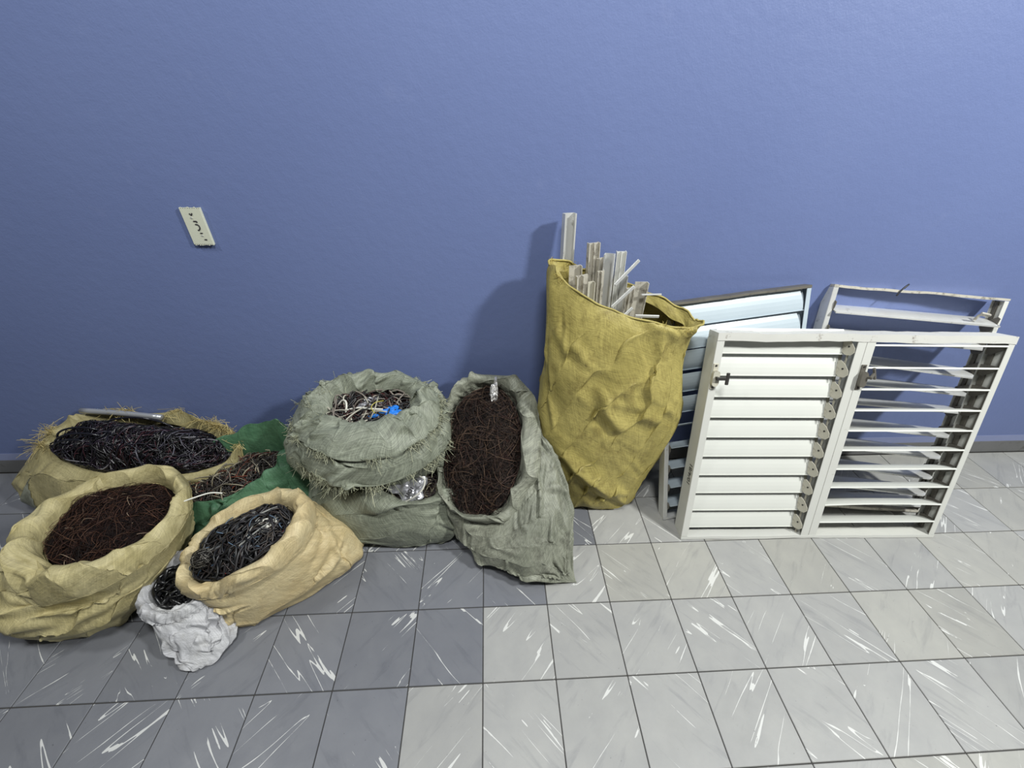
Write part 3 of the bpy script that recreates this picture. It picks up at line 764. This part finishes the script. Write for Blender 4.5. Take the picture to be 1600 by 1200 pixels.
# --- cream sack with cables
rimD = er(-.865, .145, .285, .205, .150, 18, 2.2, .30, .12, [(248, 12, (0, .012, -.03)), (275, 16, (0, -.008, .016)), (330, 20, (0, 0, .016)), (100, 14, (0, 0, .012))])
D_r = [er(-.77, .17, .004, .10, .07, 35), er(-.77, .17, .004, .23, .125, 35, 3.2), er(-.765, .17, .05, .262, .15, 35, 3.0), er(-.79, .165, .13, .25, .165, 33, 2.6, .1, 0), er(-.835, .15, .215, .222, .165, 26, 2.3, .25, .08),
       er(-.863, .145, .275, .205, .152, 18, 2.2, .30, .12), er(-.865, .145, .278, .185, .13, 18, 2.2, .30, .12), er(-.865, .145, .20, .17, .12, 18, 2.2, .2, .1)]
D_c = cuff_from(rimD, (-.865, .145, .3), [(-.03, -.06), (-.022, -.006), (-.004, .020), (.014, .020), (.026, 0), (.028, -.03), (.026, -.055)], th_bump((80, 50, .5), (-20, 50, .6)))
make_sack('sack', 'cream woven sack in front stuffed with black and grey cables', D_r, 76, M['cream'], 14, base=(-.77, .13, 0),
          cuff=dict(rings=D_c, nv=38, kw=dict(eu=0.130, ev=0.168, amp=.010, d_in=.012, d_out=.014, fold=(7, 1, .5), fine=(.03, .03), sets=[(30, 70, 28, .07, .006, .006, .3, .95), (8, 15, 14, .16, .007, .009, .4, .9)])),
          sets=[(22, 28, 14, .32, .011, .010, .22, .72), (14, 20, 40, .14, .006, .007, .2, .75)],
          eu=0.078, ev=0.224, amp=.014, d_in=.022, d_out=.022, fold=(3, 4, 1.0), fine=(.02, .04))
tangle('cable_tangle', 'tangle of black, grey and blue cables in the cream sack', 'cables', 24, (.172, .056, .058), (-.04, .122, .005), (-.865, .145, .240), .028,
       [(240, .0038, .24, 7, .03, [lin(22, 22, 24), lin(30, 30, 32), lin(18, 18, 20), lin(40, 38, 40)], 14, {}), (10, .003, .2, 6, .025, [lin(110, 112, 110), lin(80, 82, 84)], 14, {}), (16, .0034, .15, 2, .03, [lin(134, 134, 130), lin(104, 106, 106), lin(84, 86, 88)], 14, dict(dirs=.35, spread=.3)),
        (22, .0016, .12, 12, .035, [lin(84, 104, 124), lin(58, 78, 98)], 12, {}), (160, .0016, .16, 12, .03, [lin(44, 34, 32), lin(70, 62, 56)], 12, {}), (2, .003, .05, 5, .04, [lin(170, 56, 54)], 10, {})], lin(14, 13, 14), m=M['strand'])

# --- small white sack
rimE = er(-1.075, .048, .185, .112, .098, 15, 2.3, .0, .25)
E_r = [er(-.955, -.155, .004, .006, .006), er(-.955, -.150, .008, .030, .018, 30), er(-.965, -.115, .022, .07, .045, 20, 2.4), er(-.995, -.055, .05, .105, .082, 10, 2.6), er(-1.035, .0, .105, .115, .098, 10, 2.4), er(-1.065, .035, .155, .112, .1, 12, 2.3, 0, .2),
       er(-1.075, .048, .178, .105, .092, 15, 2.3, 0, .25), er(-1.075, .048, .18, .092, .08, 15, 2.3, 0, .25), er(-1.075, .048, .12, .085, .07, 15)]
E_c = cuff_from(rimE, (-1.075, .048, .19), [(-.018, -.04), (-.012, 0), (0, .012), (.012, .010), (.020, -.008), (.024, -.030), (.026, -.045)])
make_sack('sack', 'small crumpled white woven sack on the floor between tan and cream sacks', E_r, 76, M['white'], 15, base=(-1.03, 0, 0),
          cuff=dict(rings=E_c, nv=34, kw=dict(eu=0.156, ev=0.168, amp=.007, d_in=.010, d_out=.010, fold=(9, 1, .4), fine=(.04, .04), sets=[(30, 70, 30, .05, .006, .005, .3, .95)])),
          sets=[(20, 45, 50, .14, .013, .012, .08, .75), (12, 75, 20, .08, .007, .007, .3, .75)],
          eu=0.14, ev=0.15, amp=.012, d_in=.018, d_out=.018, fold=(5, 4, .8), fine=(.05, .05))
tangle('cable_tangle', 'short thick black cable scraps in the small white sack', 'cables', 25, (.084, .022, .0), (-.018, .072, .018), (-1.075, .048, .150), .012,
       [(46, .0065, .12, 5, .02, [lin(20, 20, 22), lin(28, 28, 30), lin(38, 38, 40)], 10, {}), (40, .003, .1, 8, .02, [lin(26, 26, 26)], 10, {})], lin(10, 10, 10), m=M['gloss'])

# --- lower grey-green sack
F_r = [er(-.40, .47, .004, .15, .1), er(-.40, .47, .004, .31, .19, -3, 2.6), er(-.40, .47, .06, .355, .222, -3, 2.6), er(-.40, .475, .15, .365, .220, -3, 2.5), er(-.385, .47, .24, .335, .19, -3, 2.3), er(-.33, .43, .295, .24, .14, -3, 2.2, 0, .2),
       er(-.29, .395, .300, .135, .085, 0, 2.2, 0, .55), er(-.288, .39, .285, .112, .066, 0, 2.2, 0, .55), er(-.285, .40, .22, .10, .06, 0)]
rF, XF, _ = make_sack('sack', 'grey-green woven sack squashed under the frayed one, silver bag in its mouth', F_r, 78, M['grey'], 16, base=(-.4, .45, 0),
          eu=0.130, ev=0.196, amp=.018, d_in=.03, d_out=.025, fold=(4, 3, .7), fine=(.04, .04), sets=[(26, -8, 18, .3, .011, .010, .2, .6), (20, 80, 20, .12, .008, .007, .55, .85)])
tangle('wire_tangle', 'thin brown and grey wire around the silver bag in the lower sack', 'wire', 26, (.108, 0, 0), (0, .062, .034), (-.287, .388, .262), .012,
       [(260, .0014, .12, 12, .015, [lin(40, 34, 34), lin(70, 60, 54), lin(52, 40, 38)], 10, {}), (40, .0014, .1, 9, .02, [lin(140, 134, 112)], 10, {})], lin(18, 16, 16), m=M['strand'])

# --- upper frayed grey-green sack
rimU = er(-.455, .555, .560, .205, .120, 2, 2.2, 0, .25, [(205, 14, (0, 0, -.02)), (160, 16, (0, 0, .018)), (300, 14, (0, 0, .014)), (335, 10, (0, 0, -.016)), (60, 14, (0, 0, .015)), (110, 12, (0, 0, .012))])
U_r = [er(-.47, .53, .30, .12, .08), er(-.47, .52, .300, .26, .15, 0, 2.4), er(-.475, .52, .345, .325, .185, 0, 2.4), er(-.475, .525, .43, .330, .190, 0, 2.3), er(-.465, .54, .515, .285, .165, 0, 2.2, 0, .15), er(-.455, .555, .575, .225, .128, 2, 2.2, 0, .3),
       er(-.455, .557, .575, .198, .108, 2, 2.2, 0, .3), er(-.455, .555, .50, .18, .10, 2, 2.2)]
U_c = cuff_from(rimU, (-.455, .555, .56), [(-.025, -.05), (-.016, .0), (.004, .022), (.03, .022), (.072, -.01), (.108, -.06), (.130, -.120)], th_bump((270, 55, .35), (180, 40, -.1), (90, 60, -.45)))
rU, XU, YU = make_sack('sack', 'upper grey-green woven sack with frayed hem, blue film and cables inside', U_r, 80, M['grey'], 17, base=(-.47, .53, .3),
          cuff=dict(rings=U_c, nv=62, kw=dict(eu=0.208, ev=0.252, amp=.014, d_in=.018, d_out=.022, fold=(6, 2, .7), fine=(.04, .04), sets=[(24, 25, 40, .22, .018, .014, .35, .98), (20, 80, 25, .12, .010, .008, .3, .98)])),
          sets=[(24, 5, 30, .2, .010, .010, .2, .6)],
          eu=0.130, ev=0.196, amp=.016, d_in=.025, d_out=.02, fold=(4, 2, .6), fine=(.03, .03))
U2 = cuff_from(rimU, (-.455, .555, .56), [(-.050, -.04), (-.038, .012), (-.012, .044), (.022, .046), (.058, .022), (.086, -.012), (.098, -.040)], th_bump((270, 45, .6), (90, 70, -.5), (200, 20, .3)))
Y2 = sack_grid(U2, 40, 171, eu=.2, ev=.2, amp=.012, d_in=.016, d_out=.02, fold=(6, 1, .6), fine=(.04, .04), sets=[(22, 60, 40, .12, .014, .011, .25, .95), (16, 8, 15, .16, .012, .010, .35, .95)])
link('folded_collar', grid_mesh('folded_collar', Y2 - np.array((-.47, .53, .3))), rU, M['grey'])
TH = [lin(166, 168, 142), lin(142, 144, 120), lin(186, 186, 158), lin(104, 106, 90)]
hem = YU[-1] - np.array((-.47, .53, .3)); cen = hem.mean(0); od = hem - cen; od[:, 2] = -.12; od /= np.linalg.norm(od, axis=1, keepdims=True)
fringe('frayed_hem', hem, od * .5 + np.array((0, 0, -.6)), 31, 1500, .030, .0009, TH, M['thread'], rU)
hem2 = Y2[-1] - np.array((-.47, .53, .3)); od2 = hem2 - hem2.mean(0); od2[:, 2] = -.05; od2 /= np.linalg.norm(od2, axis=1, keepdims=True)
fringe('frayed_collar_edge', hem2, od2 * .6 + np.array((0, 0, -.4)), 35, 900, .026, .0009, TH, M['thread'], rU)
topl = YU[30] - np.array((-.47, .53, .3))
fringe('frayed_fold', topl[95:200], np.tile((0, -.2, .5), (105, 1)), 32, 300, .030, .0008, TH, M['thread'], rU)
tangle('cable_tangle', 'grey, white and black cables in the mouth of the upper frayed sack', 'cables', 27, (.185, .006, 0), (-.004, .10, .03), (-.455, .555, .530), .012,
       [(120, .003, .2, 7, .02, [lin(30, 29, 30), lin(44, 42, 42), lin(24, 24, 26)], 14, {}), (46, .003, .2, 6, .025, [lin(150, 144, 130), lin(120, 112, 104), lin(176, 172, 158)], 14, {}), (160, .0013, .14, 12, .02, [lin(84, 44, 44), lin(60, 40, 40), lin(90, 80, 74)], 12, {})], lin(18, 17, 17), m=M['strand'])

# --- long grey-green sack slumped open, matted brown wire
mouH = dict(c=np.array((.0, .475, .40)), A=np.array((.035, .205, .185)), B=np.array((.158, -.03, .0)))
def rH(c, A, B, p=2.2, bumps=()): return ring(c, A, B, p, bumps)
H_r = [rH((.372, .083, .010), (.004, .004, .0), (.0, .0, .004)), rH((.352, .098, .020), (.020, .024, .004), (.006, -.006, .012)), rH((.300, .155, .050), (.058, .070, .02), (.040, -.035, .038), 2.1), rH((.222, .250, .110), (.108, .148, .05), (.10, -.07, .075), 2.2),
       rH((.13, .345, .19), (.11, .200, .10), (.155, -.075, .10), 2.3), rH((.055, .42, .285), (.075, .225, .15), (.180, -.06, .07), 2.3), rH((.015, .465, .375), (.045, .225, .180), (.178, -.035, .02), 2.3),
       rH((.0, .475, .40), (.035, .205, .185), (.158, -.03, .0), 2.9), rH((.015, .475, .36), (.03, .19, .17), (.145, -.03, 0), 2.3)]
rHm, XH, _ = make_sack('sack', 'long soiled grey-green sack slumped open, packed with matted brown wire', H_r, 92, M['grey2'], 18, base=(.15, .3, 0),
          eu=0.156, ev=0.168, amp=.018, d_in=.03, d_out=.025, fold=(6, 2, .9), fine=(.04, .04), sets=[(40, 75, 22, .26, .014, .011, .1, .75), (20, 20, 40, .12, .008, .008, .1, .8)])
H_c = [ring((.0, .475, .40) + np.array(o), np.array((.035, .205, .185)) * s, np.array((.158, -.03, .0)) * q, 2.7, [(140, 14, (.0, .0, -.02)), (100, 12, (.012, -.01, .01)), (165, 14, (.01, -.012, .01))]) for (o, s, q) in
       (((.02, .02, -.06), .95, .96), ((0, -.01, .0), .98, 1.0), ((-.004, -.022, .028), 1.02, 1.07), ((.006, -.022, .036), 1.07, 1.18), ((.020, -.012, .022), 1.11, 1.30), ((.036, .004, -.012), 1.11, 1.36))]
YH = sack_grid(H_c, 40, 77, eu=0.234, ev=0.224, amp=.014, d_in=.016, d_out=.02, fold=(7, 1, .6), fine=(.04, .04), sets=[(30, 70, 30, .08, .010, .008, .2, .95)])
link('rolled_rim', grid_mesh('rolled_rim', YH - np.array((.15, .3, 0))), rHm, M['grey2'])
BR2 = [lin(40, 33, 31), lin(32, 27, 27), lin(54, 44, 39), lin(28, 24, 24), lin(66, 54, 46)]
tangle('fine_wire', 'matted brown wire spilling in the open mouth of the long sack', 'wire', 28, (.037, .208, .188), (.166, -.031, 0), (.004, .472, .380), .042,
       [(3000, .0008, .14, 14, .016, BR2, 12, {}), (500, .0008, .10, 16, .03, BR2, 12, dict(rmax=1.05)), (300, .0009, .2, 8, .025, [lin(96, 76, 62), lin(72, 56, 50)], 14, {}), (260, .0009, .12, 20, .02, [lin(54, 34, 31), lin(62, 40, 36)], 12, {})], lin(24, 20, 20), m=M['hair'])

# --- tall yellow sack with aluminium profiles
Y_r = [er(.555, .53, .004, .08, .05), er(.555, .53, .004, .165, .095, 2, 3.0), er(.555, .53, .06, .192, .115, 2, 2.8), er(.552, .545, .22, .245, .140, 1, 2.4), er(.550, .56, .42, .293, .150, 0, 2.3), er(.548, .575, .60, .305, .145, 0, 2.3),
       er(.530, .59, .80, .285, .130, 0, 2.2), er(.528, .592, .95, .282, .103, -5, 2.1, -.18, 0), ring((.540, .595, 1.045), (.288, -.045, -.092), (.004, .082, .02), 2.0, [(265, 60, (0, -.01, -.035))]),
       ring((.540, .595, 1.050), (.278, -.044, -.090), (.004, .073, .02), 2.0, [(265, 60, (0, -.01, -.035))]), ring((.540, .595, .97), (.262, -.040, -.085), (.004, .066, .02), 2.0)]
rY, XY, _ = make_sack('sack', 'tall yellow woven sack standing at the wall, metal profiles sticking out', Y_r, 120, M['yellow'], 19, base=(.555, .53, 0),
          eu=0.08, ev=0.08, amp=.028, d_in=.04, d_out=.03, fold=(3, 2, .9), fine=(.02, .02), tether=(.006, .012),
          lines=[(222, .40, 292, .13, .020, .034), (255, .66, 272, .48, .013, .024), (236, .62, 262, .70, -.009, .030), (300, .86, 284, .52, .011, .020), (292, .84, 270, .66, -.008, .024), (200, .72, 215, .45, .009, .022), (262, .52, 320, .56, .008, .022), (205, .80, 250, .74, .007, .022), (240, .20, 300, .19, .008, .016)],
          sets=[(16, -35, 30, .22, .004, .016, .18, .85), (26, 84, 10, .20, .004, .008, .70, .93), (10, 5, 12, .12, .003, .008, .3, .6)])
ri = int(np.argmax(XY[:, :, 2].mean(1))); hemY = XY[ri] - np.array((.555, .53, 0))
P = np.vstack([hemY, hemY[:1]])[None]; v, f = tubes(P, .0042, 6)
link('hem', mesh_np('hem', v, f), rY, M['yellow'])
fringe('frayed_hem', hemY, np.tile((0, -.3, .1), (NU, 1)), 33, 130, .018, .0006, [lin(190, 172, 96), lin(160, 140, 70)], M['thread'], rY)

def profile(section, top, foot, width, depth, th, m, label, turn=0.0, name='aluminium_profile', group='metal profiles in the yellow sack'):
    """extruded bar from foot to top; local x across (towards +x), y towards the wall"""
    top = Vector(top); foot = Vector(foot); z = (top - foot).normalized(); L = (top - foot).length
    x = Vector((math.cos(turn), math.sin(turn), 0)); x = (x - z * x.dot(z)).normalized(); y = z.cross(x)
    mb = MB(); w, d, t = width / 2, depth / 2, th
    if section == 'C':
        mb.box(-w, w, d - t, d, 0, L); mb.box(-w, -w + t, -d, d - t, 0, L); mb.box(w - t, w, -d, d - t, 0, L); mb.box(-w + t, -w + 2.6 * t, -d, -d + t, 0, L); mb.box(w - 2.6 * t, w - t, -d, -d + t, 0, L)
    elif section == 'H':
        mb.box(-w, -w + t, -d, d, 0, L); mb.box(w - t, w, -d, d, 0, L); mb.box(-w + t, w - t, -t / 2, t / 2, 0, L); mb.box(-t, t, -d, -t / 2, 0, L)
    elif section == 'L':
        mb.box(-w, w, d - t, d, 0, L); mb.box(w - t, w, -d, d - t, 0, L)
    elif section == 'T':
        mb.box(-w, w, d - t, d, 0, L); mb.box(-t / 2, t / 2, -d, d - t, 0, L); mb.box(-w, -w + t, -d * .3, d - t, 0, L)
    else:
        mb.box(-w, w, -d, d, 0, L, min(w, d) * .3)
    o = mb.build(name, m); tag(o, label, 'metal profile', group)
    mw = Matrix.Identity(4)
    for r in range(3): mw[r][0] = x[r]; mw[r][1] = y[r]; mw[r][2] = z[r]; mw[r][3] = foot[r]
    o.matrix_world = mw; return o
profile('C', (.318, .715, 1.285), (.345, .62, .30), .044, .026, .002, M['alu'], 'tallest shiny aluminium channel, leftmost in the yellow sack', .25)
profile('H', (.405, .665, 1.200), (.46, .58, .30), .042, .022, .003, M['alu2'], 'dirty grooved profile, second tallest, right of the shiny channel', .2)
profile('C', (.455, .620, 1.175), (.50, .56, .28), .036, .024, .002, M['alu'], 'bright channel in the middle of the yellow sack', -.45)
profile('H', (.500, .635, 1.180), (.54, .57, .28), .034, .020, .002, M['w_alu'], 'whitish grooved profile just right of the bright middle channel', -.1)
profile('L', (.345, .640, 1.125), (.40, .58, .30), .044, .020, .003, M['alu2'], 'short dull angle profile in front of the tallest channel', .1)
profile('T', (.365, .600, 1.105), (.43, .55, .28), .048, .018, .004, M['alu2'], 'dull T-shaped profile lowest at the left of the sack mouth', .35)
profile('L', (.398, .590, 1.085), (.45, .55, .28), .022, .016, .003, M['clip'], 'narrow cream angle strip beside the dull T-shaped profile', .3)
profile('L', (.585, .600, 1.080), (.585, .56, .30), .046, .020, .003, M['alu2'], 'flat grey angle profile nearest the right side of the sack mouth', 0)
profile('H', (.545, .600, 1.060), (.56, .56, .30), .030, .018, .003, M['alu2'], 'low grooved profile between whitish profile and flat grey angle', .1)
profile('T', (.430, .600, 1.120), (.48, .55, .28), .026, .018, .003, M['alu2'], 'dull ribbed profile in front of the bright middle channel', .1)
profile('C', (.435, .650, 1.150), (.49, .57, .28), .030, .018, .002, M['alu2'], 'grey channel behind, between dirty grooved profile and bright channel', .4)
profile('L', (.520, .610, 1.100), (.55, .56, .28), .024, .016, .003, M['alu'], 'slim bright angle in front of the whitish grooved profile', -.3)
profile('B', (.552, .590, 1.165), (.478, .575, 1.080), .011, .007, .002, M['alu'], 'topmost slanting thin metal strip across the profiles', 0, 'metal_strip', 'thin strips in the yellow sack')
profile('B', (.545, .565, 1.080), (.475, .555, 1.005), .011, .007, .002, M['alu'], 'middle slanting thin metal strip across the profiles', 0, 'metal_strip', 'thin strips in the yellow sack')
profile('B', (.545, .540, 1.010), (.490, .530, .950), .010, .007, .002, M['alu'], 'lowest slanting thin metal strip at the sack rim', 0, 'metal_strip', 'thin strips in the yellow sack')
profile('B', (.665, .600, 1.035), (.585, .585, 1.040), .010, .006, .002, M['alu'], 'upper small level metal strip inside the right of the sack', 0, 'metal_strip', 'thin strips in the yellow sack')
profile('B', (.660, .560, .965), (.570, .560, .968), .010, .006, .002, M['alu'], 'lower small level metal strip inside the right of the sack', 0, 'metal_strip', 'thin strips in the yellow sack')

# ------------------------------------------------------------------ odds and ends lying in the sacks
def crumpled(name, c, A, B, seed, m, label, cat, lift=.015, n=26, freq=3.0):
    """crumpled sheet or bag: a bulged patch with sharp random creases"""
    rs = np.random.default_rng(seed); A = np.asarray(A, float); B = np.asarray(B, float); Nn = np.cross(A, B); Nn /= np.linalg.norm(Nn)
    if Nn[2] < 0: Nn = -Nn
    nr, na = 12, 40; r = np.linspace(0, 1, nr)[:, None]; a = np.arange(na) * 2 * math.pi / na
    wob = 1 + .18 * np.sin(3 * a + rs.uniform(0, 6)) + .12 * np.sin(5 * a + rs.uniform(0, 6)) + rs.uniform(-.06, .06, na)
    s = r * wob * np.cos(a); t = r * wob * np.sin(a); h = np.zeros_like(s)
    for _ in range(9):
        d = rs.normal(0, 1, 2); d /= np.hypot(*d); q = freq * (s * d[0] + t * d[1]) * rs.uniform(.6, 1.6) + rs.uniform(0, 6)
        h += np.abs((q % 2) - 1) * rs.uniform(.3, 1)
    h = (h - h.mean()) * lift * .45 + lift * (1 - r ** 2)
    V = np.asarray(c) + s[..., None] * A + t[..., None] * B + h[..., None] * Nn
    Vb = V - Nn * (.004 + lift * 1.2 * (1 - r ** 2))[..., None]
    V2 = np.vstack([V.reshape(-1, 3), Vb.reshape(-1, 3)]); N1 = nr * na
    idx = np.arange(N1).reshape(nr, na)
    F = np.stack([idx[:-1], np.roll(idx[:-1], -1, 1), np.roll(idx[1:], -1, 1), idx[1:]], -1).reshape(-1, 4)
    E = np.stack([idx[-1], np.roll(idx[-1], -1), np.roll(idx[-1], -1) + N1, idx[-1] + N1], -1)
    me = mesh_np(name, V2, np.vstack([F, F[:, ::-1] + N1, E]), False)
    return tag(link(name, me, None, m), label, cat)
bag = crumpled('plastic_bag', (-.300, .345, .292), (.070, 0, .0), (0, .034, .044), 41, M['silver'], 'crumpled silver plastic bag with black lettering in the lower sack', 'plastic bag', .012)
crumpled('plastic_film', (-.385, .525, .552), (.060, .008, .006), (-.006, .020, .01), 42, M['blue'], 'bright blue plastic film in the mouth of the upper frayed sack', 'plastic film', .010)
crumpled('foil_scrap', (.055, .62, .575), (.016, .0, -.012), (.004, .03, .045), 43, M['foil'], 'crumpled silver foil scrap at the top of the long sack', 'foil', .010, freq=5)
crumpled('paper_label', (-.79, .175, .318), (.030, .006, .004), (-.004, .022, .012), 44, M['wcable'], 'crumpled white label among the cables in the cream sack', 'label', .006)
crumpled('clear_bag', (-.455, .575, .560), (.050, .004, 0), (0, .022, .014), 45, M['silver'], 'crumpled clear plastic pouch behind the blue film', 'plastic bag', .012)
rot = Matrix.Translation((-.285, .322, .335)) @ Matrix.Rotation(math.radians(52), 4, 'X') @ Matrix.Rotation(math.radians(-125), 4, 'Z')
tx = add_text('lettering', 'ion', .036, M['ink'], bag, rot, .003)
cable('white_cable', [(-.315, .305, .262), (-.275, .305, .290), (-.240, .318, .320), (-.232, .345, .345), (-.255, .36, .352)], .0032, M['wcable'], 'white cable curving over the silver bag in the lower sack', 'cable')
cable('white_cable', [(-.60, .575, .545), (-.575, .58, .572), (-.555, .565, .580), (-.548, .545, .570), (-.552, .53, .55)], .0042, M['wcable'], 'arched white cable at the left of the upper frayed sack mouth', 'cable')
cable('white_cable', [(-.55, .54, .555), (-.50, .545, .562), (-.45, .532, .566), (-.40, .528, .566)], .0038, M['wcable'], 'straight off-white cable running towards the blue film', 'cable')
cable('yellow_wire', [(-.43, .515, .555), (-.445, .53, .575), (-.43, .55, .585), (-.40, .56, .585)], .0018, m_plain('yellow_wire', lin(170, 160, 60), .4), 'thin yellow wire loop left of the blue film', 'wire')
cable('cord', [(-1.085, .215, .40), (-1.06, .25, .385), (-1.02, .28, .375), (-.985, .29, .36)], .0028, M['wcable'], 'short pale cord tied at the right of the leftmost tan sack rim', 'cord')
# steel wool ball
rs = np.random.default_rng(8); n, m_ = 420, 12
u = rs.normal(0, 1, (n, 3)); u /= np.linalg.norm(u, axis=1, keepdims=True); w_ = np.cross(u, rs.normal(0, 1, (n, 3))); w_ /= np.linalg.norm(w_, axis=1, keepdims=True)
aa = np.linspace(0, 2.2, m_)[None, :, None]; Pp = np.array((-.985, .085, .258)) + (u[:, None] * np.cos(aa) + w_[:, None] * np.sin(aa)) * (rs.uniform(.018, .040, n)[:, None, None]) * np.array((1, .9, .9))
v, f = tubes(Pp, .0007, 3); cc = np.array([lin(150, 146, 138)[:3], lin(60, 56, 52)[:3], lin(24, 23, 22)[:3]])[rs.integers(0, 3, n)]
tag(link('wire_ball', mesh_np('wire_ball', v, f, True, None, np.repeat(cc, m_ * 3, 0)), None, M['wool']), 'ball of frayed grey wire at the left edge of the cream sack mouth', 'wire ball', kind='stuff')
